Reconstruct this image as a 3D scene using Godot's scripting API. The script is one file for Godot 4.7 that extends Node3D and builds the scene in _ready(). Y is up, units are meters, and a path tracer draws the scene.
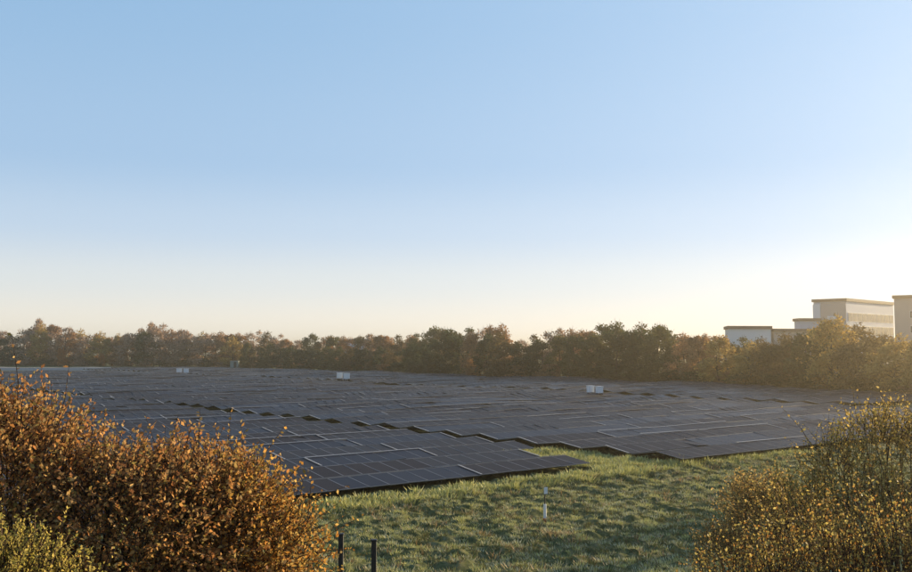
extends Node3D
# A solar park seen from a planted bank: low sun from the right, panels laid as low tents, an autumn wood behind.
# World: x to the right, y up, the camera looks along -z; "d" below is the distance in front of the camera (d = -z).

const FOCAL := 960.0          # focal length in pixels of the 912 x 572 photograph
const EYE := 6.0              # camera height above the field
const HORIZON := 350.0        # picture row of the eye level
const SUN_AZIMUTH := 52.0     # degrees to the right of the view
const SUN_HEIGHT := 11.5

# the panel lattice: "a" runs along the rows, "b" across them
const ORIGIN := Vector2(6.715, 48.613)
const U := Vector2(0.77607, 0.63064)
const V := Vector2(-0.63064, 0.77607)
const PITCH := 3.6
const PANEL_W := 1.0
const PANEL_L := 1.7
const TILT := 0.15
const EAVE := 0.36

var pitch_up := 0.0
var rough_noise := FastNoiseLite.new()
var lump_noise := FastNoiseLite.new()
var fine_noise := FastNoiseLite.new()
var M := {}
var taken := {}

class Geo:
	var v := PackedVector3Array()
	var n := PackedVector3Array()
	var c := PackedColorArray()
	var i := PackedInt32Array()
	func quad(a: Vector3, b: Vector3, cc: Vector3, d: Vector3, nn: Vector3, col := Color.WHITE) -> void:
		var k := v.size()
		v.append(a); v.append(b); v.append(cc); v.append(d)
		for q in 4:
			n.append(nn); c.append(col)
		i.append(k); i.append(k + 1); i.append(k + 2); i.append(k); i.append(k + 2); i.append(k + 3)
	func box(o: Vector3, ex: Vector3, ey: Vector3, ez: Vector3, col := Color.WHITE) -> void:
		# o is one corner, ex ey ez the three edges
		var nx := ex.normalized(); var ny := ey.normalized(); var nz := ez.normalized()
		quad(o, o + ey, o + ey + ez, o + ez, -nx, col)
		quad(o + ex, o + ex + ez, o + ex + ey + ez, o + ex + ey, nx, col)
		quad(o, o + ez, o + ex + ez, o + ex, -ny, col)
		quad(o + ey, o + ex + ey, o + ex + ey + ez, o + ey + ez, ny, col)
		quad(o, o + ex, o + ex + ey, o + ey, -nz, col)
		quad(o + ez, o + ey + ez, o + ex + ey + ez, o + ex + ez, nz, col)
	func cbox(center: Vector3, size: Vector3, col := Color.WHITE) -> void:
		box(center - size * 0.5, Vector3(size.x, 0, 0), Vector3(0, size.y, 0), Vector3(0, 0, size.z), col)
	func tube(p: Vector3, q: Vector3, r0: float, r1: float, sides := 6, col := Color.WHITE, cap := false) -> void:
		var t := (q - p).normalized()
		var s := t.cross(Vector3.UP if absf(t.y) < 0.9 else Vector3.RIGHT).normalized()
		var w := s.cross(t)
		var k := v.size()
		for j in sides:
			var a := TAU * j / sides
			var e := s * cos(a) + w * sin(a)
			v.append(p + e * r0); v.append(q + e * r1)
			n.append(e); n.append(e); c.append(col); c.append(col)
		for j in sides:
			var a := k + 2 * j
			var b := k + 2 * ((j + 1) % sides)
			i.append(a); i.append(b); i.append(a + 1); i.append(b); i.append(b + 1); i.append(a + 1)
		if cap:
			var m := v.size()
			v.append(q); n.append(t); c.append(col)
			for j in sides:
				var a := TAU * j / sides
				v.append(q + (s * cos(a) + w * sin(a)) * r1); n.append(t); c.append(col)
			for j in sides:
				i.append(m); i.append(m + 1 + j); i.append(m + 1 + (j + 1) % sides)
	func leaf(p: Vector3, t: Vector3, nn: Vector3, length: float, wide: float, col: Color) -> void:
		var w := t.cross(nn).normalized() * wide
		var k := v.size()
		var mid := p + t * (length * 0.45) + nn * (wide * 0.35)
		v.append(p); v.append(mid + w); v.append(p + t * length); v.append(mid - w)
		for q in 4:
			n.append(nn); c.append(col)
		i.append(k); i.append(k + 1); i.append(k + 2); i.append(k); i.append(k + 2); i.append(k + 3)
	func mesh(into: ArrayMesh = null, mat: Material = null) -> ArrayMesh:
		var m := into if into else ArrayMesh.new()
		for k in range(0, i.size(), 3):   # front faces run clockwise seen from the side of their normal
			var p := v[i[k]]
			if (v[i[k + 1]] - p).cross(v[i[k + 2]] - p).dot(n[i[k]] + n[i[k + 1]] + n[i[k + 2]]) > 0.0:
				var h := i[k + 1]
				i[k + 1] = i[k + 2]
				i[k + 2] = h
		var arr := []
		arr.resize(Mesh.ARRAY_MAX)
		arr[Mesh.ARRAY_VERTEX] = v
		arr[Mesh.ARRAY_NORMAL] = n
		arr[Mesh.ARRAY_COLOR] = c
		arr[Mesh.ARRAY_INDEX] = i
		m.add_surface_from_arrays(Mesh.PRIMITIVE_TRIANGLES, arr)
		if mat:
			m.surface_set_material(m.get_surface_count() - 1, mat)
		return m

# ---------------------------------------------------------------- helpers
func numbered(called: String) -> String:
	var k: int = taken.get(called, 0)
	taken[called] = k + 1
	return called if k == 0 else "%s_%03d" % [called, k]

func thing(called: String, label: String, category: String, at := Vector3.ZERO, turn := 0.0, group := "") -> Node3D:
	var o := Node3D.new()
	o.name = numbered(called)
	add_child(o)
	o.position = at
	o.rotation.y = turn
	o.set_meta("label", label)
	o.set_meta("category", category)
	if group != "":
		o.set_meta("group", group)
	return o

func part(called: String, mesh: Mesh, parent: Node3D, mat: Material = null) -> MeshInstance3D:
	var o := MeshInstance3D.new()
	o.name = called
	o.mesh = mesh
	if mat:
		o.material_override = mat
	parent.add_child(o, true)
	return o

func structure(called: String, mesh: Mesh, mat: Material) -> MeshInstance3D:
	var o := part(called, mesh, self, mat)
	o.set_meta("kind", "structure")
	return o

func lin(r: float, g: float, b: float) -> Color:
	return Color(r, g, b).linear_to_srgb()

func plain(col: Color, rough := 0.8, spec := 0.4, metal := 0.0) -> StandardMaterial3D:
	var m := StandardMaterial3D.new()
	m.albedo_color = col.linear_to_srgb()
	m.roughness = rough
	m.metallic_specular = spec
	m.metallic = metal
	return m

func tinted(rough := 0.8, spec := 0.3, back := 0.0) -> StandardMaterial3D:
	var m := StandardMaterial3D.new()
	m.vertex_color_use_as_albedo = true
	m.roughness = rough
	m.metallic_specular = spec
	m.cull_mode = BaseMaterial3D.CULL_DISABLED
	if back > 0.0:
		m.backlight_enabled = true
		m.backlight = Color(back, back, back)
	return m

func noise_image(size: int, frequency: float, octaves: int, seed_value: int, ramp: Gradient) -> ImageTexture:
	var f := FastNoiseLite.new()
	f.seed = seed_value
	f.frequency = frequency
	f.fractal_octaves = octaves
	var g := f.get_seamless_image(size, size)
	var im := Image.create(size, size, false, Image.FORMAT_RGB8)
	for y in size:
		for x in size:
			im.set_pixel(x, y, ramp.sample(g.get_pixel(x, y).r))
	return ImageTexture.create_from_image(im)

func ramp_of(stops: Array) -> Gradient:
	var g := Gradient.new()
	var offs := PackedFloat32Array()
	var cols := PackedColorArray()
	for s in stops:
		offs.append(s[0])
		cols.append(s[1])
	g.offsets = offs
	g.colors = cols
	return g

# a pixel of the photograph gives a direction; the distance comes from the ground or is given
func ray(px: float, py: float) -> Vector3:
	return Vector3((px - 456.0) / FOCAL, -(py - 286.0) / FOCAL, -1.0).rotated(Vector3.RIGHT, pitch_up)

func on_ground(px: float, py: float, h := 0.0) -> Vector3:
	var r := ray(px, py)
	return Vector3(0, EYE, 0) + r * ((EYE - h) / -r.y)

func at_depth(px: float, py: float, d: float) -> Vector3:
	var r := ray(px, py)
	return Vector3(0, EYE, 0) + r * (d / -r.z)

func pixel(p: Vector3) -> Vector2:
	var q := (p - Vector3(0, EYE, 0)).rotated(Vector3.RIGHT, -pitch_up)
	return Vector2(456.0 + FOCAL * q.x / -q.z, 286.0 - FOCAL * q.y / -q.z)

func along(table: Array, x: float) -> float:
	if x <= table[0][0]:
		return table[0][1]
	for k in range(1, table.size()):
		if x <= table[k][0]:
			var t: float = (x - table[k - 1][0]) / (table[k][0] - table[k - 1][0])
			return lerpf(table[k - 1][1], table[k][1], t)
	return table[table.size() - 1][1]

func lattice(a: float, b: float) -> Vector2:
	return ORIGIN + U * a + V * b   # x, d

# ---------------------------------------------------------------- the lie of the land
const BANK := [[-60.0, 4.4], [2.0, 4.4], [5.0, 3.95], [8.0, 3.1], [12.0, 1.8], [16.0, 0.75], [19.0, 0.2], [22.0, 0.0]]

func land(x: float, d: float) -> float:
	# broad shape, on which everything stands
	var reach := 1.0 + 0.28 * smoothstep(1.5, 6.0, x)
	var h := along(BANK, d / reach)
	var far := smoothstep(45.0, 110.0, d)
	h += far * (rough_noise.get_noise_2d(x, d) * 0.35 + rough_noise.get_noise_2d(x * 3.7 + 90.0, d * 3.7) * 0.20)
	var open := Vector2(x, d) - ORIGIN
	var b := open.dot(V)
	h -= 0.28 * smoothstep(-1.2, -5.0, b) * smoothstep(24.0, 30.0, d)   # the grass dips a little before the panels
	return h

func turf(x: float, d: float) -> float:
	# the uneven grass on top of it
	var near := 1.0 - smoothstep(60.0, 90.0, Vector2(x, d).length())
	if near <= 0.0:
		return land(x, d)
	var l := lump_noise.get_noise_2d(x, d)
	return land(x, d) + near * (0.19 * l + 0.15 * fine_noise.get_noise_2d(x, d) + 0.02)

# ---------------------------------------------------------------- main
func _ready() -> void:
	pitch_up = atan((HORIZON - 286.0) / FOCAL)
	rough_noise.seed = 11; rough_noise.frequency = 0.022; rough_noise.fractal_octaves = 2
	lump_noise.seed = 5; lump_noise.frequency = 0.62; lump_noise.fractal_octaves = 2
	fine_noise.seed = 8; fine_noise.frequency = 1.6; fine_noise.fractal_octaves = 2
	view_and_light()
	materials()
	ground()
	far_buildings()
	wood()
	solar_field()
	bushes()
	grass()
	small_things()

func view_and_light() -> void:
	var cam := Camera3D.new()
	cam.name = "camera"
	add_child(cam)
	cam.position = Vector3(0, EYE, 0)
	cam.rotation.x = pitch_up
	cam.fov = rad_to_deg(2.0 * atan(286.0 / FOCAL))
	cam.near = 0.1
	cam.far = 6000.0
	cam.current = true
	var az := deg_to_rad(SUN_AZIMUTH)
	var el := deg_to_rad(SUN_HEIGHT)
	var to_sun := Vector3(sin(az) * cos(el), sin(el), -cos(az) * cos(el))
	var sun := DirectionalLight3D.new()
	sun.name = "sun"
	add_child(sun)
	sun.look_at_from_position(Vector3.ZERO, -to_sun, Vector3.UP)
	sun.light_color = Color(1.0, 0.90, 0.73)
	sun.light_energy = 1.6
	sun.light_angular_distance = 0.6
	sun.shadow_enabled = true
	var e := Environment.new()
	e.background_mode = Environment.BG_SKY
	var sky := Sky.new()
	var pan := PanoramaSkyMaterial.new()
	pan.panorama = ImageTexture.create_from_image(sky_image(to_sun))
	sky.sky_material = pan
	e.sky = sky
	e.background_energy_multiplier = 0.5
	e.ambient_light_source = Environment.AMBIENT_SOURCE_SKY
	e.tonemap_mode = Environment.TONE_MAPPER_LINEAR
	e.tonemap_exposure = 2.0
	e.sdfgi_enabled = true
	e.ssao_enabled = true
	e.ssil_enabled = true
	# thin morning haze that glows towards the sun
	e.volumetric_fog_enabled = true
	e.volumetric_fog_density = 0.00055
	e.volumetric_fog_albedo = Color(1.0, 0.94, 0.82)
	e.volumetric_fog_anisotropy = 0.8
	var w := WorldEnvironment.new()
	w.name = "environment"
	w.environment = e
	add_child(w)

func sky_image(to_sun: Vector3) -> Image:
	# clear winter air: cream at the horizon, blue above, paler round the sun
	var stops := [[0.0, Color8(255, 246, 226)], [1.5, Color8(248, 243, 230)], [4.0, Color8(225, 232, 234)], [7.0, Color8(194, 215, 236)], [11.0, Color8(166, 198, 230)], [20.0, Color8(148, 187, 224)], [40.0, Color8(112, 156, 210)], [90.0, Color8(76, 118, 182)]]
	var wpx := 1024
	var hpx := 512
	var im := Image.create(wpx, hpx, false, Image.FORMAT_RGBF)
	var row_col: Array[Color] = []
	for y in hpx:
		var el := 90.0 - 180.0 * (y + 0.5) / hpx
		var cc: Color = stops[0][1].srgb_to_linear()
		if el > 0.0:
			for k in range(1, stops.size()):
				if el <= stops[k][0]:
					var t: float = (el - stops[k - 1][0]) / (stops[k][0] - stops[k - 1][0])
					t = t * t * (3.0 - 2.0 * t) * 0.5 + t * 0.5
					cc = stops[k - 1][1].srgb_to_linear().lerp(stops[k][1].srgb_to_linear(), t)
					break
		else:
			cc = Color(0.25, 0.22, 0.17)
		row_col.append(cc)
	for y in hpx:
		var el := PI * 0.5 - PI * (y + 0.5) / hpx
		var ce := cos(el)
		var se := sin(el)
		for x in wpx:
			var a := TAU * (x + 0.5) / wpx
			var c := row_col[y]
			if el > 0.0:
				var dir := Vector3(sin(a) * ce, se, -cos(a) * ce)
				var g := acos(clampf(dir.dot(to_sun), -1, 1))
				var wide := exp(-g * g / (2.0 * 0.50 * 0.50)) * 0.36
				var close := exp(-g / 0.16) * 0.3
				c = c + Color(0.95, 0.93, 0.95) * wide + Color(1.0, 0.94, 0.80) * close
			im.set_pixel(x, y, Color(c.r, c.g, c.b, 1.0))
	return im

func materials() -> void:
	M.leaf = tinted(0.6, 0.25, 1.0)
	M.crown = tinted(0.8, 0.15, 0.8)
	M.bark = tinted(0.9, 0.2)
	M.grass = tinted(0.7, 0.25, 0.6)
	M.frame = plain(Color(0.20, 0.195, 0.19), 0.5, 0.4, 0.3)
	M.steel = plain(Color(0.05, 0.05, 0.05), 0.5, 0.5, 0.7)
	M.cover = plain(Color(0.38, 0.36, 0.33), 0.5, 0.4, 0.2)
	M.white = plain(Color(0.72, 0.73, 0.72), 0.45, 0.5)
	M.dark = plain(Color(0.02, 0.02, 0.02), 0.6, 0.4)
	M.glass = StandardMaterial3D.new()
	var g: StandardMaterial3D = M.glass
	g.albedo_texture = cell_texture()
	g.uv1_triplanar = true
	g.uv1_scale = Vector3(1.0 / 0.162, 1.0 / 0.162, 1.0 / 0.162)
	g.roughness = 0.32
	g.metallic_specular = 0.075
	M.glass_b = g.duplicate()
	M.glass_b.albedo_color = Color(0.86, 0.88, 0.96)
	M.glass_b.metallic_specular = 0.095
	M.glass_b.roughness = 0.29
	M.glass_c = g.duplicate()
	M.glass_c.albedo_color = Color(1.0, 0.97, 0.95)
	M.glass_c.roughness = 0.36
	# field grass and soil
	var ramp := ramp_of([[0.0, lin(0.035, 0.040, 0.016)], [0.35, lin(0.075, 0.086, 0.030)], [0.55, lin(0.13, 0.135, 0.052)], [0.75, lin(0.19, 0.17, 0.08)], [1.0, lin(0.26, 0.23, 0.13)]])
	var soil := StandardMaterial3D.new()
	soil.albedo_texture = noise_image(512, 0.03, 5, 3, ramp)
	soil.uv1_triplanar = true
	soil.uv1_world_triplanar = true
	soil.uv1_scale = Vector3(0.19, 0.19, 0.19)
	soil.roughness = 0.95
	soil.metallic_specular = 0.15
	M.soil = soil

func cell_texture() -> ImageTexture:
	# one dark cell with its silver bus bars; repeats over the glass
	var s := 64
	var im := Image.create(s, s, false, Image.FORMAT_RGB8)
	im.fill(lin(0.013, 0.015, 0.024))
	var f := FastNoiseLite.new()
	f.seed = 2
	f.frequency = 0.08
	for y in s:
		for x in s:
			var k := 1.0 + 0.25 * f.get_noise_2d(x, y)
			im.set_pixel(x, y, lin(0.034 * k, 0.031 * k, 0.032 * k))
	for p in [12, 32, 52]:
		im.fill_rect(Rect2i(p, 0, 1, s), lin(0.10, 0.10, 0.11))
	im.fill_rect(Rect2i(0, 0, s, 1), lin(0.05, 0.05, 0.055))
	im.fill_rect(Rect2i(0, 0, 1, s), lin(0.05, 0.05, 0.055))
	return ImageTexture.create_from_image(im)

func ground() -> void:
	var xs := PackedFloat32Array()
	var ds := PackedFloat32Array()
	for e in [-2500.0, -1500.0, -900.0, -600.0, -400.0, -300.0, -220.0, -160.0, -120.0, -90.0, -70.0, -54.0, -42.0, -34.0, -28.0, -23.0, -19.0, -16.0, -14.0]:
		xs.append(e)
	var x := -12.0
	while x < 24.0:
		xs.append(x)
		x += 0.17
	for e in [24.5, 26.0, 29.0, 33.0, 38.0, 45.0, 54.0, 66.0, 82.0, 105.0, 140.0, 190.0, 260.0, 360.0, 520.0, 800.0, 1400.0, 2500.0]:
		xs.append(e)
	for e in [-900.0, -400.0, -150.0, -60.0, -25.0, -10.0, -4.0]:
		ds.append(e)
	var d := -2.0
	while d < 20.0:
		ds.append(d)
		d += 0.4
	while d < 62.0:
		ds.append(d)
		d += 0.17
	for e in [63.0, 66.0, 70.0, 76.0, 84.0, 94.0, 106.0, 120.0, 138.0, 160.0, 185.0, 215.0, 250.0, 290.0, 340.0, 400.0, 480.0, 600.0, 800.0, 1200.0, 2000.0, 3500.0]:
		ds.append(e)
	var g := Geo.new()
	var w := xs.size()
	for j in ds.size():
		for k in w:
			g.v.append(Vector3(xs[k], turf(xs[k], ds[j]), -ds[j]))
			g.c.append(Color.WHITE)
	g.n.resize(g.v.size())
	for j in ds.size():
		for k in w:
			var k0 := maxi(k - 1, 0); var k1 := mini(k + 1, w - 1)
			var j0 := maxi(j - 1, 0); var j1 := mini(j + 1, ds.size() - 1)
			var tx := g.v[j * w + k1] - g.v[j * w + k0]
			var tz := g.v[j0 * w + k] - g.v[j1 * w + k]
			g.n[j * w + k] = tz.cross(tx).normalized()
	for j in ds.size() - 1:
		for k in w - 1:
			var a := j * w + k
			g.i.append_array(PackedInt32Array([a, a + w, a + 1, a + 1, a + w, a + w + 1]))
	structure("ground", g.mesh(), M.soil)
	# pale gravel track on a low bank at the foot of the far wood
	var t := Geo.new()
	var prev := Vector3.ZERO
	for k in 13:
		var p := on_ground(-60.0 + k * 14.0, 370.0)
		p.y = land(p.x, -p.z) - 0.1
		if k > 0:
			t.quad(prev, prev + Vector3(0, 0.9, -3.0), p + Vector3(0, 0.9, -3.0), p, Vector3(0, 0.9, 0.42))
			t.quad(prev + Vector3(0, 0.9, -3.0), prev + Vector3(0, 0.9, -9), p + Vector3(0, 0.9, -9), p + Vector3(0, 0.9, -3.0), Vector3.UP)
			t.quad(prev + Vector3(0, 0.9, -9.0), prev + Vector3(0, 0, -12), p + Vector3(0, 0, -12), p + Vector3(0, 0.9, -9.0), Vector3(0, 0.9, -0.42))
		prev = p
	structure("gravel_track", t.mesh(), plain(Color(0.34, 0.30, 0.25), 0.95, 0.2))

# ---------------------------------------------------------------- panels
const LEFT_SCREEN := [[-50.0, 380.0], [45.0, 392.0], [70.0, 425.0], [140.0, 440.0], [230.0, 452.0], [300.0, 482.0], [320.0, 512.0], [336.0, 560.0], [337.0, 900.0]]
const RIGHT_SCREEN := [[790.0, 900.0], [800.0, 455.0], [815.0, 432.0], [850.0, 412.0], [880.0, 402.0], [960.0, 412.0]]

func panel_mesh(glass: Material) -> ArrayMesh:
	var f := Geo.new()
	var hw := PANEL_W * 0.5
	var hl := PANEL_L * 0.5
	var t := 0.035
	var b := 0.021
	var up := Vector3.UP
	# rim
	f.quad(Vector3(-hw, 0, -hl), Vector3(hw, 0, -hl), Vector3(hw, 0, -hl + b), Vector3(-hw, 0, -hl + b), up)
	f.quad(Vector3(-hw, 0, hl - b), Vector3(hw, 0, hl - b), Vector3(hw, 0, hl), Vector3(-hw, 0, hl), up)
	f.quad(Vector3(-hw, 0, -hl + b), Vector3(-hw + b, 0, -hl + b), Vector3(-hw + b, 0, hl - b), Vector3(-hw, 0, hl - b), up)
	f.quad(Vector3(hw - b, 0, -hl + b), Vector3(hw, 0, -hl + b), Vector3(hw, 0, hl - b), Vector3(hw - b, 0, hl - b), up)
	# sides and back
	f.quad(Vector3(-hw, 0, -hl), Vector3(-hw, -t, -hl), Vector3(hw, -t, -hl), Vector3(hw, 0, -hl), Vector3(0, 0, -1))
	f.quad(Vector3(-hw, 0, hl), Vector3(hw, 0, hl), Vector3(hw, -t, hl), Vector3(-hw, -t, hl), Vector3(0, 0, 1))
	f.quad(Vector3(-hw, 0, -hl), Vector3(-hw, 0, hl), Vector3(-hw, -t, hl), Vector3(-hw, -t, -hl), Vector3(-1, 0, 0))
	f.quad(Vector3(hw, 0, -hl), Vector3(hw, -t, -hl), Vector3(hw, -t, hl), Vector3(hw, 0, hl), Vector3(1, 0, 0))
	f.quad(Vector3(-hw, -t, -hl), Vector3(-hw, -t, hl), Vector3(hw, -t, hl), Vector3(hw, -t, -hl), Vector3(0, -1, 0))
	var m := f.mesh(null, M.frame)
	var g := Geo.new()
	var y := -0.004
	g.quad(Vector3(-hw + b, y, -hl + b), Vector3(hw - b, y, -hl + b), Vector3(hw - b, y, hl - b), Vector3(-hw + b, y, hl - b), up)
	return g.mesh(m, glass)

func solar_field() -> void:
	var pms := [panel_mesh(M.glass), panel_mesh(M.glass_b), panel_mesh(M.glass_c)]
	var rng := RandomNumberGenerator.new()
	rng.seed = 77
	var blocks := [
		{"a0": -46.0, "a1": 0.0, "b0": 0.0, "b1": 150.0, "label": "low dark solar panel array left of the first service gap, by the grass", "front": [-40.0, 0.0]},
		{"a0": 4.9, "a1": 55.2, "b0": -1.9, "b1": 222.0, "label": "wide dark solar panel array between the two service gaps", "front": [4.9, 40.0]},
		{"a0": 58.6, "a1": 101.0, "b0": 18.0, "b1": 262.0, "label": "bluish solar panel array at the foot of the wood", "front": [58.6, 80.0]},
	]
	for bl in blocks:
		var o := thing("solar_array", bl.label, "solar array", Vector3.ZERO, 0.0, "blocks of the solar field")
		var seen := []
		var rest := []
		var covers := []
		var ridges := []
		var rows := int((bl.b1 - bl.b0) / PITCH)
		for r in rows:
			for half in 2:
				var row_tilt := 0.0
				var row_lift := 0.0
				var kind := 0
				var cover_here := false
				var ridge_here := false
				var b: float = bl.b0 + r * PITCH + (0.5 * 1.674 if half == 0 else 1.5 * 1.674 + 0.05)
				var n := int((bl.a1 - bl.a0) / 1.02)
				if bl.a1 <= 0.0 and r > 1:
					n += 3
				for k in n:
					if k % 7 == 0:   # panels stand on tables of seven
						row_tilt = rng.randf_range(-0.013, 0.013)
						row_lift = rng.randf_range(-0.012, 0.012)
						kind = [0, 0, 1, 2][rng.randi() % 4]
						cover_here = rng.randf() < 0.45
						ridge_here = half == 0 and rng.randf() < 0.22
					var a: float = (bl.a1 + (3.06 if r > 1 else 0.0)) - 0.51 - k * 1.02 if bl.a1 <= 0.0 else bl.a0 + 0.51 + k * 1.02
					var q := lattice(a, b)
					# the field ends before the wood
					if a > field_end(b):
						continue
					if q.y < 20.0:
						continue
					var px := 456.0 + FOCAL * q.x / q.y
					if px < -140.0 or px > 1060.0:
						continue
					var tilt := TILT + row_tilt + rng.randf_range(-0.009, 0.009)
					var skew := rng.randf_range(-0.012, 0.012)
					if rng.randf() < 0.035:   # a few panels sit askew
						tilt += rng.randf_range(-0.10, 0.05)
						skew = rng.randf_range(-0.08, 0.08)
					var v3 := Vector3(V.x, 0, -V.y)
					var u3 := Vector3(U.x, 0, -U.y)
					var sgn := 1.0 if half == 0 else -1.0
					var nn := (Vector3.UP * cos(tilt) - v3 * (sin(tilt) * sgn) + u3 * skew).normalized()
					var zz := u3.cross(nn).normalized()
					var xx := nn.cross(zz)
					# stay on the lie of the land, row by row
					var base := land(q.x, q.y)
					var pos := Vector3(q.x, base + EAVE + 0.5 * PANEL_L * sin(TILT) + row_lift, -q.y)
					var tr := Transform3D(Basis(xx, nn, zz), pos)
					var pp := pixel(pos)
					var hidden := pp.x < 2.0 or pp.x > 910.0 or pp.y > along(LEFT_SCREEN, pp.x) and pp.x < 337.0 or pp.x > 790.0 and pp.y > along(RIGHT_SCREEN, pp.x)
					if k % 7 == 3 and ridge_here and not hidden:
						ridges.append([pos.length(), Transform3D(Basis(xx, nn, zz), pos - zz * (PANEL_L * 0.5 - 0.03) + nn * 0.03)])
					if k % 7 == 0 and cover_here and not hidden:
						covers.append([pos.length(), Transform3D(Basis(xx, nn, zz), pos + xx * (0.51 if bl.a1 <= 0.0 else -0.51) + nn * 0.025)])
					if hidden:
						rest.append([9999.0, tr, kind])
					else:
						seen.append([pos.distance_to(Vector3(0, EYE, 0)), tr, kind])
		seen.sort_custom(func(p, q): return p[0] < q[0])
		for k in range(300, seen.size()):
			rest.append(seen[k])
		for k in mini(300, seen.size()):
			var p := part("solar_panel", pms[seen[k][2]], o)
			p.transform = seen[k][1]
		for kind in 3:
			var mine := rest.filter(func(p): return p[2] == kind)
			var mm := MultiMesh.new()
			mm.transform_format = MultiMesh.TRANSFORM_3D
			mm.mesh = pms[kind]
			mm.instance_count = mine.size()
			for k in mine.size():
				mm.set_instance_transform(k, mine[k][1])
			var mi := MultiMeshInstance3D.new()
			mi.name = "distant_panels"
			mi.multimesh = mm
			mi.set_meta("kind", "stuff")
			o.add_child(mi, true)
		# pale covers over the joints between the tables and along some ridges
		for set in [["joint_cover", covers, Vector3(0.085, 0.02, PANEL_L)], ["ridge_cover", ridges, Vector3(7.1, 0.02, 0.075)]]:
			var cg := Geo.new()
			cg.cbox(Vector3.ZERO, set[2])
			var cm := cg.mesh(null, M.cover)
			var list: Array = set[1]
			list.sort_custom(func(p, q): return p[0] < q[0])
			for k in mini(120, list.size()):
				part(set[0], cm, o).transform = list[k][1]
			var cmm := MultiMesh.new()
			cmm.transform_format = MultiMesh.TRANSFORM_3D
			cmm.mesh = cm
			cmm.instance_count = maxi(0, list.size() - 120)
			for k in range(120, list.size()):
				cmm.set_instance_transform(k - 120, list[k][1])
			if list.size() > 120:
				var ci := MultiMeshInstance3D.new()
				ci.name = "distant_covers"
				ci.multimesh = cmm
				ci.set_meta("kind", "stuff")
				o.add_child(ci, true)
		# legs and the rail under the front row
		var rail := Geo.new()
		var a: float = bl.front[0]
		var last := Vector3.ZERO
		while a <= bl.front[1] + 0.01:
			var q := lattice(a, bl.b0 + 0.12)
			var h := land(q.x, q.y)
			var foot := Vector3(q.x, h - 0.1, -q.y)
			var top := Vector3(q.x, h + EAVE - 0.03, -q.y)
			if a > bl.front[0]:
				rail.tube(last, top, 0.025, 0.025, 4)
			last = top
			var lg := Geo.new()
			lg.tube(Vector3.ZERO, top - foot, 0.022, 0.022, 5)
			var l := part("leg", lg.mesh(), o, M.steel)
			l.position = foot
			a += 2.04
		part("support_rail", rail.mesh(), o, M.steel)

func field_end(b: float) -> float:
	return along([[0.0, 82.0], [25.0, 86.0], [73.0, 99.0], [140.0, 101.0], [280.0, 112.0]], b)

# ---------------------------------------------------------------- wood
const TREE_KINDS := [
	{"name": "brown_tree", "say": "russet brown autumn tree", "c": [Color(0.28, 0.15, 0.07), Color(0.38, 0.22, 0.10), Color(0.16, 0.09, 0.045)], "n": 2600},
	{"name": "bare_tree", "say": "thin half bare pinkish brown tree", "c": [Color(0.35, 0.23, 0.155), Color(0.44, 0.30, 0.20), Color(0.22, 0.15, 0.10)], "n": 1900},
	{"name": "golden_tree", "say": "golden yellow leaved tree", "c": [Color(0.33, 0.22, 0.06), Color(0.40, 0.28, 0.09), Color(0.20, 0.13, 0.04)], "n": 2300},
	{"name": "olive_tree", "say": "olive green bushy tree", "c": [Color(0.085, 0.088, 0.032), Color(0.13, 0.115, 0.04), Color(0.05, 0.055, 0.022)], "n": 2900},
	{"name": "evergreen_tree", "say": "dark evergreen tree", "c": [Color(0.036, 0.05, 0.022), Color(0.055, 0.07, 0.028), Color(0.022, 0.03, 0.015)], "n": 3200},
	{"name": "orange_tree", "say": "small bright orange tree", "c": [Color(0.36, 0.13, 0.035), Color(0.45, 0.20, 0.05), Color(0.22, 0.08, 0.025)], "n": 2300},
	{"name": "umber_tree", "say": "dull brown and olive tree", "c": [Color(0.125, 0.085, 0.036), Color(0.16, 0.12, 0.045), Color(0.07, 0.05, 0.025)], "n": 2800},
]
var crowns := []
var trunks := []

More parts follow.
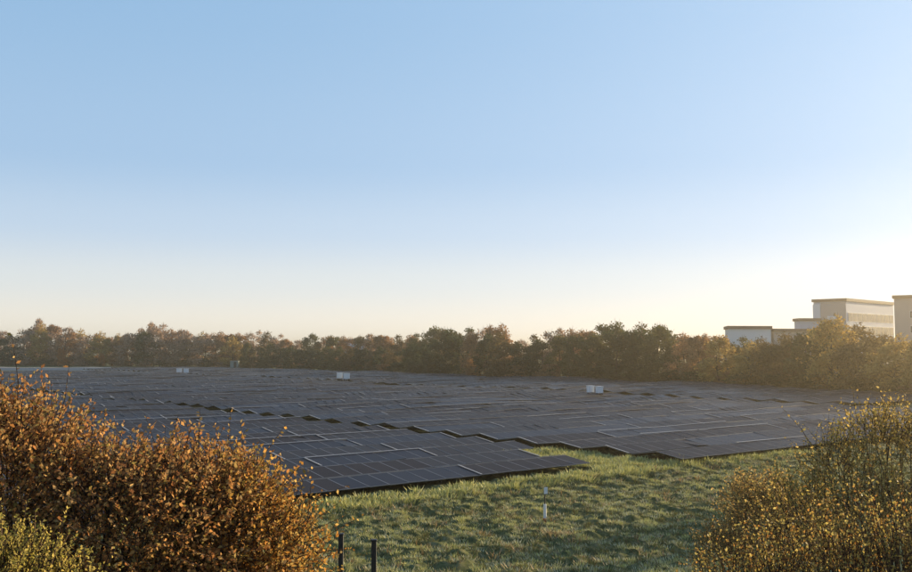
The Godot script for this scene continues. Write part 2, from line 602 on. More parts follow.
func make_crown(rng: RandomNumberGenerator, kind: Dictionary) -> Geo:
	# a tree 10 m high and about 7 m wide, scaled when it is set out
	var g := Geo.new()
	var clumps := []
	var tops := rng.randi_range(2, 4)
	for k in 40:
		var a := rng.randf() * TAU
		var y := rng.randf()
		var r := (0.35 + 0.65 * sqrt(rng.randf())) * 2.9 * sqrt(maxf(0.0, 1.0 - pow(absf(y * 2.0 - 0.85) / 1.15, 2.4)))
		var lift := 1.0 + 0.10 * sin(a * tops)
		clumps.append([Vector3(cos(a) * r, (0.6 + y * 8.2) * lift, sin(a) * r), rng.randf_range(0.7, 1.35)])
	var per := int(kind.n * 1.5 / clumps.size())
	for cl in clumps:
		var cp: Vector3 = cl[0]
		var cr: float = cl[1]
		var hue := rng.randf()   # leaves of one branch are alike; which colour it is, is chance
		for k in per:
			var dir := Vector3(rng.randfn(), rng.randfn(), rng.randfn()).normalized()
			var p: Vector3 = cp + dir * (cr * pow(rng.randf(), 0.45)) * Vector3(1.1, 0.85, 1.1)
			var t := Vector3(rng.randfn(), rng.randfn() * 0.7, rng.randfn()).normalized()
			var nn := (dir * 0.5 + Vector3(rng.randfn(), rng.randfn(), rng.randfn()).normalized()).normalized()
			nn = (nn - t * nn.dot(t)).normalized()
			var mixed: Color = kind.c[0].lerp(kind.c[1], clampf(hue * 0.6 + rng.randf() * 0.5, 0, 1)).lerp(kind.c[2], rng.randf() * 0.55)
			g.leaf(p, t, nn, rng.randf_range(0.28, 0.56), rng.randf_range(0.10, 0.19), mixed * 1.35)
		# twigs that stand out of the clump
		for k in (12 if kind.name == "bare_tree" else 5):
			var dir := (cp - Vector3(0, 4.0, 0)).normalized() + Vector3(rng.randfn(), rng.randfn() + 0.4, rng.randfn()) * 0.35
			var tip: Vector3 = cp + dir.normalized() * (cr * rng.randf_range(1.0, 1.5))
			g.tube(cp, tip, 0.03, 0.008, 3, kind.c[2] * 0.8)
	return g

func make_trunk(rng: RandomNumberGenerator) -> Geo:
	var g := Geo.new()
	var col := Color(0.07, 0.055, 0.04)
	var p := Vector3(0, -0.3, 0)
	var r := 0.19
	var lean := Vector3(rng.randf_range(-0.08, 0.08), 1, rng.randf_range(-0.08, 0.08))
	for k in 5:
		var q := p + lean * 1.6 + Vector3(rng.randfn(), 0, rng.randfn()) * 0.12
		g.tube(p, q, r, r * 0.78, 7, col)
		if k >= 1:
			for j in 3:
				var a := rng.randf() * TAU
				var m := q + Vector3(cos(a), 0.55, sin(a)) * rng.randf_range(0.9, 1.3)
				var e := m + Vector3(cos(a) * 0.7, 0.9, sin(a) * 0.7) * rng.randf_range(0.8, 1.3)
				g.tube(q, m, r * 0.5, r * 0.32, 5, col)
				g.tube(m, e, r * 0.32, 0.015, 4, col)
		p = q
		r *= 0.78
	return g

func set_tree(rng: RandomNumberGenerator, kind: int, at: Vector3, height: float, width: float, where: String, group: String) -> void:
	var K: Dictionary = TREE_KINDS[kind]
	var o := thing(K.name, K.say + " " + where, "tree", at, rng.randf() * TAU, group)
	var s := Vector3(width / 7.0, height / 10.0, width / 7.0)
	var variant := rng.randi_range(0, 2)
	var t := part("trunk", trunks[rng.randi_range(0, 2)], o, M.bark)
	t.scale = s
	var c := part("crown", crowns[kind][variant], o, M.crown)
	c.scale = s

func set_shrub(rng: RandomNumberGenerator, kind: int, at: Vector3, height: float, width: float, where: String) -> void:
	var say: String = ["russet brown", "pale brown", "golden", "olive green", "dark green", "orange", "dull brown"][kind]
	var o := thing("wood_edge_shrub", say + " low shrub " + where, "shrub", at, rng.randf() * TAU, say + " shrubs " + where)
	var s := Vector3(width / 7.0, height / 9.0, width / 7.0)
	var st := part("stem", trunks[rng.randi_range(0, 2)], o, M.bark)
	st.scale = s * Vector3(0.5, 0.9, 0.5)
	var c := part("foliage", crowns[kind][rng.randi_range(0, 2)], o, M.crown)
	c.scale = s
	c.position.y = -0.15 * height

const BASE_LINE := [[-140.0, 365.6], [0.0, 365.8], [240.0, 367.0], [460.0, 376.0], [690.0, 384.0], [912.0, 397.0], [1010.0, 404.0]]
const TOP_LINE := [[-140.0, 330.0], [0.0, 332.0], [10.0, 331.0], [25.0, 326.0], [45.0, 322.0], [60.0, 327.0], [75.0, 332.0], [110.0, 334.0], [120.0, 336.0], [135.0, 334.0], [147.0, 329.0], [160.0, 323.0], [172.0, 331.0], [205.0, 333.0], [230.0, 335.0], [260.0, 333.0], [280.0, 337.0], [295.0, 342.0], [305.0, 340.0], [316.0, 333.0], [330.0, 336.0], [345.0, 338.0], [360.0, 335.0], [390.0, 334.0], [410.0, 337.0], [425.0, 334.0], [437.0, 328.0], [450.0, 327.0], [465.0, 330.0], [480.0, 331.0], [495.0, 327.0], [505.0, 331.0], [515.0, 338.0], [525.0, 341.0], [532.0, 338.0], [545.0, 331.0], [575.0, 330.0], [605.0, 326.0], [625.0, 325.0], [640.0, 329.0], [657.0, 325.0], [670.0, 330.0], [690.0, 340.0], [712.0, 332.0], [722.0, 333.0], [732.0, 338.0], [770.0, 341.0], [790.0, 337.0], [815.0, 328.0], [830.0, 322.0], [845.0, 325.0], [880.0, 330.0], [912.0, 334.0], [1010.0, 338.0]]

func wood() -> void:
	var rng := RandomNumberGenerator.new()
	rng.seed = 4
	for K in TREE_KINDS:
		crowns.append([make_crown(rng, K).mesh(), make_crown(rng, K).mesh(), make_crown(rng, K).mesh()])
	for k in 3:
		trunks.append(make_trunk(rng).mesh())
	var px := -130.0
	var flip := 0
	while px < 1000.0:
		var base := on_ground(px, along(BASE_LINE, px))
		var d := -base.z
		var top := at_depth(px, along(TOP_LINE, px), d).y
		var h := top * rng.randf_range(0.88, 1.08)
		var pxm := FOCAL / d
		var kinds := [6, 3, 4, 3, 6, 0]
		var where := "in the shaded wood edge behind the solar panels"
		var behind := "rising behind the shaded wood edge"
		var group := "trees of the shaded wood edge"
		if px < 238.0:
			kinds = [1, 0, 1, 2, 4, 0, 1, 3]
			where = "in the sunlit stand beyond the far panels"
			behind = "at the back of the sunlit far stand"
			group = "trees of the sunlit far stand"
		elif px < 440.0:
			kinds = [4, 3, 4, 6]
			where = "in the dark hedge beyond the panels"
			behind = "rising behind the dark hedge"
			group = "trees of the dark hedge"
			h = at_depth(px, along([[238.0, 340.0], [290.0, 345.0], [400.0, 346.0], [440.0, 335.0]], px), d).y * rng.randf_range(0.9, 1.05)
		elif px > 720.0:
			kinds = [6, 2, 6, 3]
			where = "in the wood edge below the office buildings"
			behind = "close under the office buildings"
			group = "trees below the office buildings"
		var wide := clampf(h * 0.75, 5.6, 9.5) * rng.randf_range(0.8, 1.25)
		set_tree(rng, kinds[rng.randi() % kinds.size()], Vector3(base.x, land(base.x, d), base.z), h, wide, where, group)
		# a second row behind the first
		var e := d + rng.randf_range(5.0, 9.0)
		var pb := px + rng.randf_range(0.3, 0.6) * wide * pxm
		if px >= 238.0 and px < 440.0:
			e = d + rng.randf_range(28.0, 45.0)
		var hb := at_depth(pb, along(TOP_LINE, pb), e).y * rng.randf_range(1.0, 1.08)
		var xb := (pb - 456.0) / FOCAL * e
		var k2: int = [0, 1, 0, 1, 2][rng.randi() % 5] if px < 238.0 else [0, 6, 1, 3][rng.randi() % 4] if px < 720.0 else kinds[rng.randi() % kinds.size()]
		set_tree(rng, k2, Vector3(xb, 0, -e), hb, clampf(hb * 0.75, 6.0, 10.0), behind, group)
		var us := d - rng.randf_range(0.5, 2.5)
		var ux := base.x * us / d + rng.randf_range(-2.0, 2.0)
		set_shrub(rng, [3, 6, 4, 0][rng.randi() % 4] if px > 238.0 else [6, 0, 1, 3][rng.randi() % 4], Vector3(ux, land(ux, us), -us), rng.randf_range(2.2, 3.8), rng.randf_range(5.0, 7.5), where.replace("in the", "at the foot of the"))
		px += wide * pxm * rng.randf_range(0.46, 0.64)
		flip += 1
	# single trees that stand out
	for s in [[62.0, 5, 347.0, 366.4, "standing alone before the far brown wood"], [101.0, 5, 353.0, 366.6, "low at the foot of the far brown wood"], [119.0, 2, 333.0, 366.2, "slim in front of the far brown wood"], [186.0, 2, 336.0, 366.6, "round headed in the far brown wood"]]:
		var p := on_ground(s[0], s[3])
		var h := at_depth(s[0], s[2], -p.z).y
		set_tree(rng, s[1], Vector3(p.x, 0, p.z), h, clampf(h * 0.55, 3.0, 6.0), s[4], "")
	# the wood edge goes on past the frame towards the sun
	for k in 12:
		var q := Vector2(66.0 + 3.3 * k, 112.0 - 5.6 * k)
		set_tree(rng, [6, 3, 0][k % 3], Vector3(q.x, 0, -q.y), rng.randf_range(5.5, 7.5), 6.0, "in the wood edge running on towards the sun", "trees towards the sun")

# ---------------------------------------------------------------- buildings behind the wood
func facade(o: Node3D, m: Vector3, e1: Vector3, e2: Vector3, w: float, dp: float, h: float, wall: Material, trim: Material) -> void:
	var g := Geo.new()
	g.box(Vector3.ZERO, e1 * w, Vector3.UP * h, e2 * dp)
	part("wall", g.mesh(), o, wall)
	var r := Geo.new()
	r.box(-e1 * 0.35 - e2 * 0.35 + Vector3.UP * h, e1 * (w + 0.7), Vector3.UP * 0.7, e2 * (dp + 0.7))
	part("roof_edge", r.mesh(), o, trim)

func windows(o: Node3D, start: Vector3, e: Vector3, out: Vector3, count: int, step: float, wide: float, tall: float, levels: Array, glass: Material, frame: Material) -> void:
	for y in levels:
		for k in count:
			var g := Geo.new()
			g.box(Vector3.ZERO, e * wide, Vector3.UP * tall, out * 0.08)
			var p := part("window", g.mesh(), o, frame)
			p.position = start + e * (step * k) + Vector3.UP * y
			var q := Geo.new()
			q.box(e * 0.1 + Vector3.UP * 0.1 + out * 0.05, e * (wide - 0.2), Vector3.UP * (tall - 0.2), out * 0.05)
			part("pane", q.mesh(), p, glass)

func far_buildings() -> void:
	var pale := plain(Color(0.46, 0.50, 0.56), 0.8, 0.3)
	var tan_wall := plain(Color(0.40, 0.355, 0.32), 0.85, 0.3)
	var whitish := plain(Color(0.62, 0.66, 0.66), 0.7, 0.3)
	var trim := plain(Color(0.10, 0.085, 0.075), 0.7, 0.3)
	var glass := plain(Color(0.06, 0.07, 0.07), 0.25, 0.35)
	var frame := plain(Color(0.55, 0.55, 0.55), 0.5, 0.4)
	# long office block: its nearest corner, then along both fronts
	var m := at_depth(846.0, 301.0, 240.0)
	var top := m.y
	m.y = 0.0
	var e1 := Vector3(0.715, 0, -0.70)
	var e2 := Vector3(-0.70, 0, -0.715)
	var o := thing("office_building", "long pale office block with banded windows above the trees", "building", m)
	facade(o, m, e1, e2, 30.0, 8.4, top, pale, trim)
	windows(o, e1 * 1.0, e1, -e2, 10, 2.85, 2.75, 2.2, [2.5, 6.2, 9.9, 13.2], glass, frame)
	var tower := Geo.new()
	tower.box(e2 * 6.6 - e1 * 0.25, e2 * 1.9, Vector3.UP * (top - 0.6), e1 * 0.2)
	part("stair_pillar", tower.mesh(), o, whitish)
	var side := Geo.new()
	side.box(-e1 * 0.12 + e2 * 0.05, e2 * 6.4, Vector3.UP * (top - 0.3), e1 * 0.1)
	part("brick_front", side.mesh(), o, tan_wall)
	windows(o, e2 * 2.6 - e1 * 0.12, e2, -e1, 1, 3.0, 2.2, 1.6, [6.0, 9.6, 13.0], whitish, frame)
	# brown block beside it
	var n := at_depth(894.0, 298.5, 220.0)
	var ntop := n.y
	n.y = 0.0
	var o2 := thing("brown_building", "tall brown office block standing right beside the pale one", "building", n)
	var f1 := Vector3(0.86, 0, 0.51)
	var f2 := Vector3(0.51, 0, -0.86)
	facade(o2, n, f1, f2, 24.0, 12.0, ntop, tan_wall, trim)
	windows(o2, f1 * 3.2, f1, -f2, 6, 3.4, 2.0, 1.7, [2.6, 6.2, 9.8, 13.2], glass, frame)
	# low white hall
	var c := at_depth(771.0, 329.0, 228.0)
	var ctop := c.y
	c.y = 0.0
	var o3 := thing("white_hall", "low white flat roofed hall half hidden by the trees", "building", c)
	facade(o3, c, Vector3(-0.985, 0, 0.17), Vector3(0.17, 0, -0.985), 10.6, 9.0, ctop, whitish, trim)
	windows(o3, Vector3(-0.985, 0, 0.17) * 0.8, Vector3(-0.985, 0, 0.17), Vector3(-0.17, 0, 0.985), 4, 2.3, 1.7, 1.2, [2.0, 5.5], glass, frame)
	# brown annex between the hall and the office block
	var x := at_depth(774.0, 331.5, 232.0)
	var xtop := x.y
	x.y = 0.0
	var o4 := thing("annex_building", "low brown annex between the white hall and the office block", "building", x)
	facade(o4, x, Vector3(0.96, 0, -0.28), Vector3(-0.28, 0, -0.96), 10.0, 8.0, xtop, tan_wall, trim)
	windows(o4, Vector3(0.96, 0, -0.28), Vector3(0.96, 0, -0.28), Vector3(0.28, 0, 0.96), 3, 2.8, 1.8, 1.3, [4.5], glass, frame)
	var s := at_depth(800.0, 321.0, 243.0)
	var stop := s.y
	s.y = 0.0
	var o5 := thing("stair_block", "small pale stair block beside the long office block", "building", s)
	facade(o5, s, Vector3(1, 0, 0), Vector3(0, 0, -1), 5.0, 4.0, stop, pale, trim)
	windows(o5, Vector3(1.2, 0, 0), Vector3(1, 0, 0), Vector3(0, 0, 1), 1, 3.0, 2.4, 1.2, [9.5], glass, frame)
	# far grey shed over the hedge
	var k := at_depth(338.0, 340.5, 430.0)
	var ktop := k.y
	k.y = 0.0
	var o6 := thing("grey_shed", "long grey flat roofed shed showing over the dark hedge", "building", k)
	facade(o6, k, Vector3(1, 0, 0), Vector3(0, 0, -1), 21.0, 12.0, ktop, pale, plain(Color(0.5, 0.5, 0.5), 0.6, 0.4))
	windows(o6, Vector3(11, 0, 0), Vector3(1, 0, 0), Vector3(0, 0, 1), 3, 3.2, 2.7, 1.3, [ktop - 2.2], glass, frame)

# ---------------------------------------------------------------- bushes
func sprig(g: Geo, tw: Geo, rng: RandomNumberGenerator, p: Vector3, dir: Vector3, length: float, leaves: int, size: float, cols: Array, tone: float) -> void:
	var bend := Vector3(rng.randfn(), rng.randfn(), rng.randfn()) * 0.15
	var q := p + dir * length * 0.5 + bend * length * 0.3
	var e := p + dir * length + bend * length
	var bark := Color(0.075, 0.05, 0.035)
	tw.tube(p, q, 0.006, 0.004, 3, bark)
	tw.tube(q, e, 0.004, 0.0015, 3, bark)
	for k in leaves:
		var f := 0.12 + 0.88 * (k + rng.randf()) / leaves
		var at := p.lerp(q, f * 2.0) if f < 0.5 else q.lerp(e, f * 2.0 - 1.0)
		var out := Vector3(rng.randfn(), rng.randfn(), rng.randfn()).normalized()
		var t := (dir * 0.6 + out * 0.9 + Vector3(0, -0.15, 0)).normalized()
		var nn := Vector3(rng.randfn(), rng.randfn() + 0.5, rng.randfn()).normalized()
		nn = (nn - t * nn.dot(t)).normalized()
		var s := size * rng.randf_range(0.65, 1.2)
		var c0: Color = cols[rng.randi() % cols.size()]
		var c1: Color = cols[rng.randi() % cols.size()]
		var col := c0.lerp(c1, rng.randf()) * (tone * rng.randf_range(0.75, 1.2))
		g.leaf(at, t, nn, s, s * 0.30, col)

func bush(called: String, label: String, at: Vector3, lobes: Array, sprigs: int, size: float, cols: Array, seed_value: int, opts := {}) -> void:
	var rng := RandomNumberGenerator.new()
	rng.seed = seed_value
	var o := thing(called, label, "bush", at)
	var g := Geo.new()
	var tw := Geo.new()
	var total := 0.0
	for l in lobes:
		total += l[1].x * l[1].y
	var inside := func(p: Vector3, skip: int) -> bool:
		for k in lobes.size():
			if k != skip and ((p - lobes[k][0]) / lobes[k][1]).length() < 0.72:
				return true
		return false
	var upness: float = opts.get("up", 0.5)
	var long: float = opts.get("length", 0.42)
	var many: int = opts.get("leaves", 13)
	for li in lobes.size():
		var c: Vector3 = lobes[li][0]
		var r: Vector3 = lobes[li][1]
		var n := int(sprigs * r.x * r.y / total)
		for k in n:
			var dir := Vector3(rng.randfn(), rng.randfn(), rng.randfn()).normalized()
			if dir.y < -0.5:
				dir.y = -dir.y
			var f := 0.98 - 0.7 * pow(rng.randf(), 1.4)
			var p := c + dir * r * f
			if inside.call(p, li):
				continue
			var go := (dir * 0.55 + Vector3(0, upness, 0) + Vector3(rng.randfn(), rng.randfn(), rng.randfn()) * 0.4).normalized()
			var len := long * rng.randf_range(0.5, 1.15)
			if rng.randf() < 0.03:
				len *= 1.4
			sprig(g, tw, rng, p, go, len, many, size, cols, 1.0)
	for li in lobes.size():
		var c: Vector3 = lobes[li][0]
		var r: Vector3 = lobes[li][1]
		for k in 9:
			var foot := Vector3(rng.randf_range(-0.3, 0.3) + c.x * 0.5, -0.15, rng.randf_range(-0.3, 0.3) + c.z * 0.5)
			var tip := c + Vector3(rng.randf_range(-0.7, 0.7), rng.randf_range(0.1, 0.85), rng.randf_range(-0.7, 0.7)) * r
			var mid := foot.lerp(tip, 0.5) + Vector3(rng.randfn(), 0, rng.randfn()) * 0.12
			tw.tube(foot, mid, 0.022, 0.015, 5, Color(0.07, 0.05, 0.035))
			tw.tube(mid, tip, 0.015, 0.006, 5, Color(0.07, 0.05, 0.035))
	var f := part("foliage", g.mesh(), o, M.leaf)
	f.set_meta("kind", "stuff")
	part("branches", tw.mesh(), o, M.bark)

func on_bank(px: float, d: float) -> Vector3:
	var x := (px - 456.0) / FOCAL * d
	return Vector3(x, land(x, d), -d)

func lobe(base: Vector3, px: float, py: float, d: float, rx: float, ry: float, rz: float) -> Array:
	return [at_depth(px, py, d) - base, Vector3(rx, ry, rz)]

func bushes() -> void:
	# big brown bush, left
	var b1 := on_bank(60.0, 8.6)
	var brown := [Color(0.48, 0.22, 0.07), Color(0.56, 0.30, 0.10), Color(0.40, 0.17, 0.06), Color(0.32, 0.24, 0.07), Color(0.58, 0.38, 0.15)]
	bush("brown_bush", "big copper brown leaved bush growing on the bank", b1, [
		lobe(b1, 0.0, 500.0, 8.2, 0.75, 0.72, 0.8), lobe(b1, -60.0, 500.0, 8.0, 0.8, 0.8, 0.8), lobe(b1, 105.0, 535.0, 8.4, 0.85, 0.66, 0.85),
		lobe(b1, 190.0, 545.0, 8.8, 0.75, 0.75, 0.8), lobe(b1, 40.0, 600.0, 8.2, 1.2, 0.8, 0.9), lobe(b1, 150.0, 640.0, 8.6, 1.3, 0.7, 0.9)], 7500, 0.045, brown, 21, {"leaves": 13})
	# golden bush at its right
	var b2 := on_bank(265.0, 9.2)
	var gold := [Color(0.52, 0.25, 0.05), Color(0.58, 0.34, 0.08), Color(0.40, 0.17, 0.04), Color(0.26, 0.19, 0.05), Color(0.62, 0.42, 0.14)]
	bush("golden_bush", "golden orange leaved bush at the edge of the brown one", b2, [
		lobe(b2, 238.0, 532.0, 9.0, 0.45, 0.50, 0.55), lobe(b2, 268.0, 570.0, 9.0, 0.45, 0.55, 0.55), lobe(b2, 215.0, 620.0, 8.9, 0.75, 0.65, 0.6), lobe(b2, 275.0, 640.0, 9.1, 0.45, 0.6, 0.5)], 1900, 0.045, gold, 22, {"leaves": 13})
	# feathery yellow green shrub in the corner
	var b3 := on_bank(20.0, 5.2)
	var lime := [Color(0.44, 0.36, 0.08), Color(0.54, 0.43, 0.11), Color(0.32, 0.28, 0.06), Color(0.58, 0.44, 0.13)]
	bush("feathery_shrub", "yellow green feathery shrub in front of the brown bush", b3, [
		lobe(b3, 0.0, 612.0, 5.0, 0.34, 0.30, 0.4), lobe(b3, 55.0, 648.0, 5.1, 0.30, 0.30, 0.4), lobe(b3, -60.0, 610.0, 4.9, 0.36, 0.32, 0.4)], 1100, 0.022, lime, 23, {"leaves": 22, "length": 0.22, "up": 1.1})
	# tall airy bush, right, against the light
	var b4 := on_bank(880.0, 16.0)
	var straw := [Color(0.48, 0.34, 0.09), Color(0.56, 0.42, 0.14), Color(0.34, 0.23, 0.07), Color(0.28, 0.23, 0.06)]
	bush("tall_bush", "tall airy yellow brown bush standing against the light", b4, [
		lobe(b4, 880.0, 452.0, 16.0, 0.62, 0.62, 0.7), lobe(b4, 838.0, 478.0, 15.6, 0.55, 0.62, 0.7), lobe(b4, 930.0, 460.0, 16.2, 0.7, 0.7, 0.7), lobe(b4, 990.0, 470.0, 16.6, 0.8, 0.8, 0.8),
		lobe(b4, 800.0, 520.0, 15.2, 0.6, 0.6, 0.7), lobe(b4, 880.0, 530.0, 15.2, 1.1, 0.8, 0.8)], 1500, 0.052, straw, 24, {"leaves": 11, "length": 0.5, "up": 0.8})
	# lower thicket running down the bank in front of it
	var b5 := on_bank(760.0, 19.0)
	var dull := [Color(0.44, 0.31, 0.10), Color(0.50, 0.37, 0.13), Color(0.34, 0.25, 0.08), Color(0.46, 0.28, 0.10)]
	bush("low_thicket", "low brown thicket on the grass beside the tall bush", b5, [
		lobe(b5, 762.0, 520.0, 18.6, 0.8, 0.75, 0.8), lobe(b5, 725.0, 560.0, 18.0, 0.6, 0.5, 0.6), lobe(b5, 800.0, 545.0, 17.6, 0.9, 0.8, 0.8)], 1700, 0.05, dull, 25, {"leaves": 11})
	# young trees along the right side of the grass, mostly past the frame, that shade the near grass
	for q in [[22.5, 36.0, 6.6, "past the tall bush"], [25.5, 43.0, 7.2, "half way along the grass"], [28.8, 50.0, 7.6, "by the front of the panels"]]:
		var at := Vector3(q[0], land(q[0], q[1]), -q[1])
		var hh: float = q[2]
		bush("young_birch", "young yellow brown birch " + q[3], at, [[Vector3(0, hh * 0.66, 0), Vector3(1.5, hh * 0.28, 1.5)], [Vector3(0.9, hh * 0.4, 0.5), Vector3(1.5, hh * 0.3, 1.5)], [Vector3(-0.7, hh * 0.35, -0.6), Vector3(1.4, hh * 0.3, 1.4)], [Vector3(0.2, hh * 0.2, 0.2), Vector3(1.9, hh * 0.25, 1.9)]], 1700, 0.12, straw, 40 + int(q[0]), {"leaves": 12, "length": 0.7, "up": 0.8})
	# bramble with upright yellow shoots close to the camera, right
	var b6 := on_bank(830.0, 9.6)
	var shoot_cols := [Color(0.46, 0.35, 0.09), Color(0.54, 0.43, 0.14), Color(0.26, 0.20, 0.06), Color(0.42, 0.20, 0.05)]  # leaves of the yellow shoots, with some brown and russet
	bush("bramble_bush", "bramble with upright yellow shoots at the foot of the tall bush", b6, [
		lobe(b6, 850.0, 590.0, 9.4, 0.5, 0.42, 0.5), lobe(b6, 780.0, 600.0, 9.6, 0.45, 0.4, 0.5), lobe(b6, 905.0, 585.0, 9.2, 0.5, 0.45, 0.5), lobe(b6, 735.0, 620.0, 9.8, 0.4, 0.35, 0.45), lobe(b6, 970.0, 580.0, 9.4, 0.5, 0.5, 0.5)], 750, 0.040, shoot_cols, 26, {"leaves": 13, "length": 0.62, "up": 1.9})

# ---------------------------------------------------------------- grass
func grass() -> void:
	var rng := RandomNumberGenerator.new()
	rng.seed = 31
	var kinds := [
		[Color(0.24, 0.28, 0.08), Color(0.34, 0.35, 0.11), Color(0.52, 0.50, 0.30)],
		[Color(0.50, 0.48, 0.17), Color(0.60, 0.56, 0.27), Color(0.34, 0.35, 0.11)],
		[Color(0.14, 0.17, 0.05), Color(0.20, 0.21, 0.07), Color(0.19, 0.15, 0.06)],
		[Color(0.40, 0.30, 0.15), Color(0.52, 0.42, 0.22), Color(0.28, 0.19, 0.09)],
	]
	var sets := []
	for k in kinds.size():
		var g := Geo.new()
		for b in 16:
			var a := rng.randf() * TAU
			var r := rng.randf() * 0.12
			var p := Vector3(cos(a) * r, -0.02, sin(a) * r)
			var t := (Vector3(cos(a), 0, sin(a)) * rng.randf_range(0.2, 1.1) + Vector3(rng.randfn() * 0.2, 1, rng.randfn() * 0.2)).normalized()
			var nn := Vector3(-sin(a), 0.2, cos(a))
			nn = (nn - t * nn.dot(t)).normalized()
			var cc: Color = kinds[k][rng.randi() % 3]
			g.leaf(p, t, nn.cross(t), rng.randf_range(0.06, 0.14), 0.009, cc * rng.randf_range(0.8, 1.2))
		sets.append([g.mesh(), []])
	var put := 0
	while put < 24000:
		var x := rng.randf_range(-11.0, 25.0)
		var d := rng.randf_range(21.0, 57.0)
		put += 1
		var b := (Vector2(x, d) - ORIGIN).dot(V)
		var a := (Vector2(x, d) - ORIGIN).dot(U)
		if b > -0.9 and (a < 0.0 or a > 4.9):
			continue
		var px := 456.0 + FOCAL * x / d
		if px < 250.0 or px > 960.0:
			continue
		var patch := fine_noise.get_noise_2d(x * 0.35, d * 0.35) + rng.randfn() * 0.25
		var k := 1 if patch > 0.12 or b > -2.6 else (0 if patch > -0.25 else 2)  # strip before the panels: its sunlit brightness is put in as pale tufts
		if rng.randf() < 0.03:
			k = 3
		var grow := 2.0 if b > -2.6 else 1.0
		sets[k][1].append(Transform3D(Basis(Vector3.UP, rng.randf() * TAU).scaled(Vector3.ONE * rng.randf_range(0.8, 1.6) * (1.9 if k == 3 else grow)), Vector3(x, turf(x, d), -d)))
	for q in 6000:
		var x := rng.randf_range(-8.0, 14.0)
		var d := rng.randf_range(2.5, 23.0)
		sets[2 if rng.randf() < 0.6 else 0][1].append(Transform3D(Basis(Vector3.UP, rng.randf() * TAU).scaled(Vector3.ONE * rng.randf_range(0.9, 1.9)), Vector3(x, turf(x, d), -d)))
	var o := Node3D.new()
	o.name = "grass"
	add_child(o)
	o.set_meta("kind", "stuff")
	o.set_meta("label", "rough tufted grass between the bank and the panels")
	o.set_meta("category", "grass")
	for s in sets:
		var mm := MultiMesh.new()
		mm.transform_format = MultiMesh.TRANSFORM_3D
		mm.mesh = s[0]
		mm.instance_count = s[1].size()
		for k in s[1].size():
			mm.set_instance_transform(k, s[1][k])
		var mi := MultiMeshInstance3D.new()
		mi.name = "tufts"
		mi.multimesh = mm
		mi.material_override = M.grass
		mi.set_meta("kind", "stuff")
		o.add_child(mi, true)

# ---------------------------------------------------------------- small things
func cabinet(at: Vector3, turn: float, w: float, h: float, label: String) -> void:
	var o := thing("inverter_cabinet", label, "cabinet", at, turn, "white cabinets among the panels")
	var g := Geo.new()
	g.cbox(Vector3(0, 0.5 + h * 0.5, 0), Vector3(w, h, 0.6))
	part("body", g.mesh(), o, M.white)
	var r := Geo.new()
	r.cbox(Vector3(0, 0.5 + h + 0.03, 0), Vector3(w + 0.12, 0.06, 0.74))
	part("roof", r.mesh(), o, M.white)
	for s in [-1, 1]:
		var d := Geo.new()
		d.cbox(Vector3(s * w * 0.245, 0.5 + h * 0.5, 0.31), Vector3(w * 0.46, h * 0.9, 0.03))
		part("door", d.mesh(), o, M.white)
		var l := Geo.new()
		l.cbox(Vector3(s * w * 0.42, 0.22, 0), Vector3(0.08, 0.56, 0.4))
		part("leg", l.mesh(), o, M.steel)

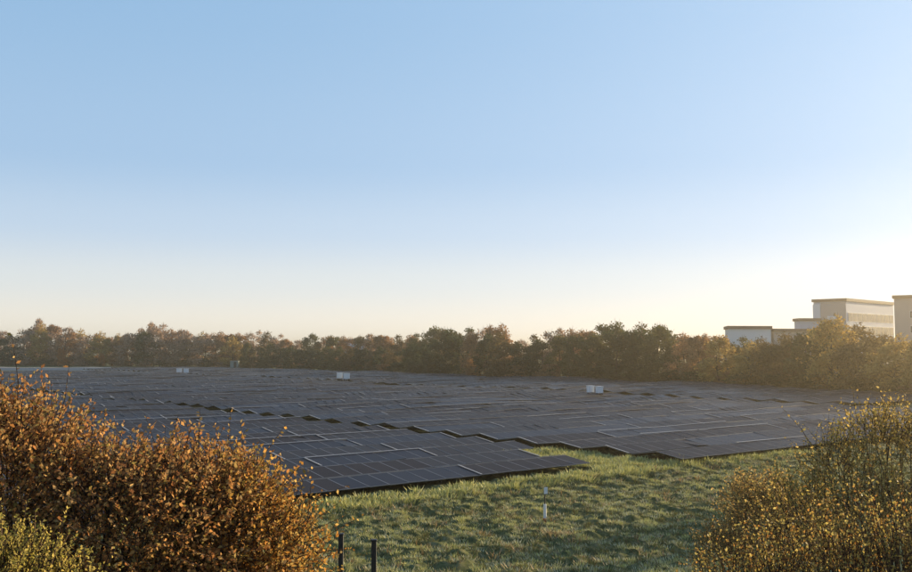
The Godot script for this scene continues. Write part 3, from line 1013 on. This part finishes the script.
func small_things() -> void:
	# marker post in the grass
	var p := on_ground(545.0, 520.5, -0.25)
	p.y = land(p.x, -p.z)
	var o := thing("marker_post", "white marker post with a small plate standing in the grass", "marker post", p)
	var s := Geo.new()
	s.tube(Vector3(0, -0.1, 0), Vector3(0, 0.12, 0), 0.065, 0.065, 10)
	part("base_band", s.mesh(), o, plain(Color(0.55, 0.16, 0.05), 0.6, 0.4))
	s = Geo.new()
	s.tube(Vector3(0, 0.12, 0), Vector3(0, 0.62, 0), 0.058, 0.055, 10, Color.WHITE, true)
	part("sleeve", s.mesh(), o, M.white)
	s = Geo.new()
	s.tube(Vector3(0, 0.6, 0), Vector3(0, 1.2, 0), 0.022, 0.022, 8)
	part("stem", s.mesh(), o, M.steel)
	s = Geo.new()
	s.cbox(Vector3(0.02, 1.12, 0.035), Vector3(0.15, 0.24, 0.02))
	part("plate", s.mesh(), o, M.white).rotation.y = 0.5
	# two dark fence posts at the foot of the bank
	for q in [[341.0, 535.0, 18.6, 0.0, "slim dark fence post half hidden by the golden bush"], [374.0, 541.0, 18.0, 1.0, "dark fence post standing free beside the golden bush"]]:
		var top := at_depth(q[0], q[1], q[2])
		var foot := Vector3(top.x, land(top.x, q[2]) - 0.05, top.z)
		var f := thing("fence_post", q[4], "fence post", foot)
		var g := Geo.new()
		g.cbox(Vector3(0, (top.y - foot.y) * 0.5, 0), Vector3(0.09, top.y - foot.y, 0.09))
		part("shaft", g.mesh(), f, M.dark)
		var c := Geo.new()
		c.cbox(Vector3(0, top.y - foot.y + 0.015, 0), Vector3(0.11, 0.03, 0.11))
		part("cap", c.mesh(), f, M.dark)
	# white inverter cabinets in the second service gap
	for c in [[339.5, 383.0, 0.95, "beside its twin half way along the gap"], [346.5, 383.2, 1.05, "wider one of the pair half way along the gap"], [179.0, 374.2, 1.3, "far along the gap before the sunlit stand"], [186.0, 374.3, 1.2, "second of the pair far along the gap"], [590.5, 399.3, 0.72, "at the near end of the gap"], [599.5, 399.6, 0.72, "second of the pair at the near end of the gap"]]:
		var at := on_ground(c[0], c[1])
		at.y = land(at.x, -at.z) + 0.15
		cabinet(at, 0.35, c[2], 0.75 if c[0] > 500.0 else 0.95, "white metal inverter cabinet " + c[3])
	# small pale kiosk at the foot of the hedge
	var kp := on_ground(234.5, 367.6)
	var k := thing("kiosk", "small grey green kiosk at the foot of the dark hedge", "kiosk", kp)
	var kg := Geo.new()
	kg.cbox(Vector3(0, 1.1, 0), Vector3(2.6, 2.2, 2.0))
	part("body", kg.mesh(), k, plain(Color(0.24, 0.29, 0.26), 0.7, 0.3))
	kg = Geo.new()
	kg.cbox(Vector3(0, 2.27, 0), Vector3(2.9, 0.14, 2.3))
	part("roof", kg.mesh(), k, plain(Color(0.3, 0.31, 0.3), 0.7, 0.3))
	kg = Geo.new()
	kg.cbox(Vector3(0.4, 1.0, 1.02), Vector3(0.9, 1.9, 0.06))
	part("door", kg.mesh(), k, M.steel)
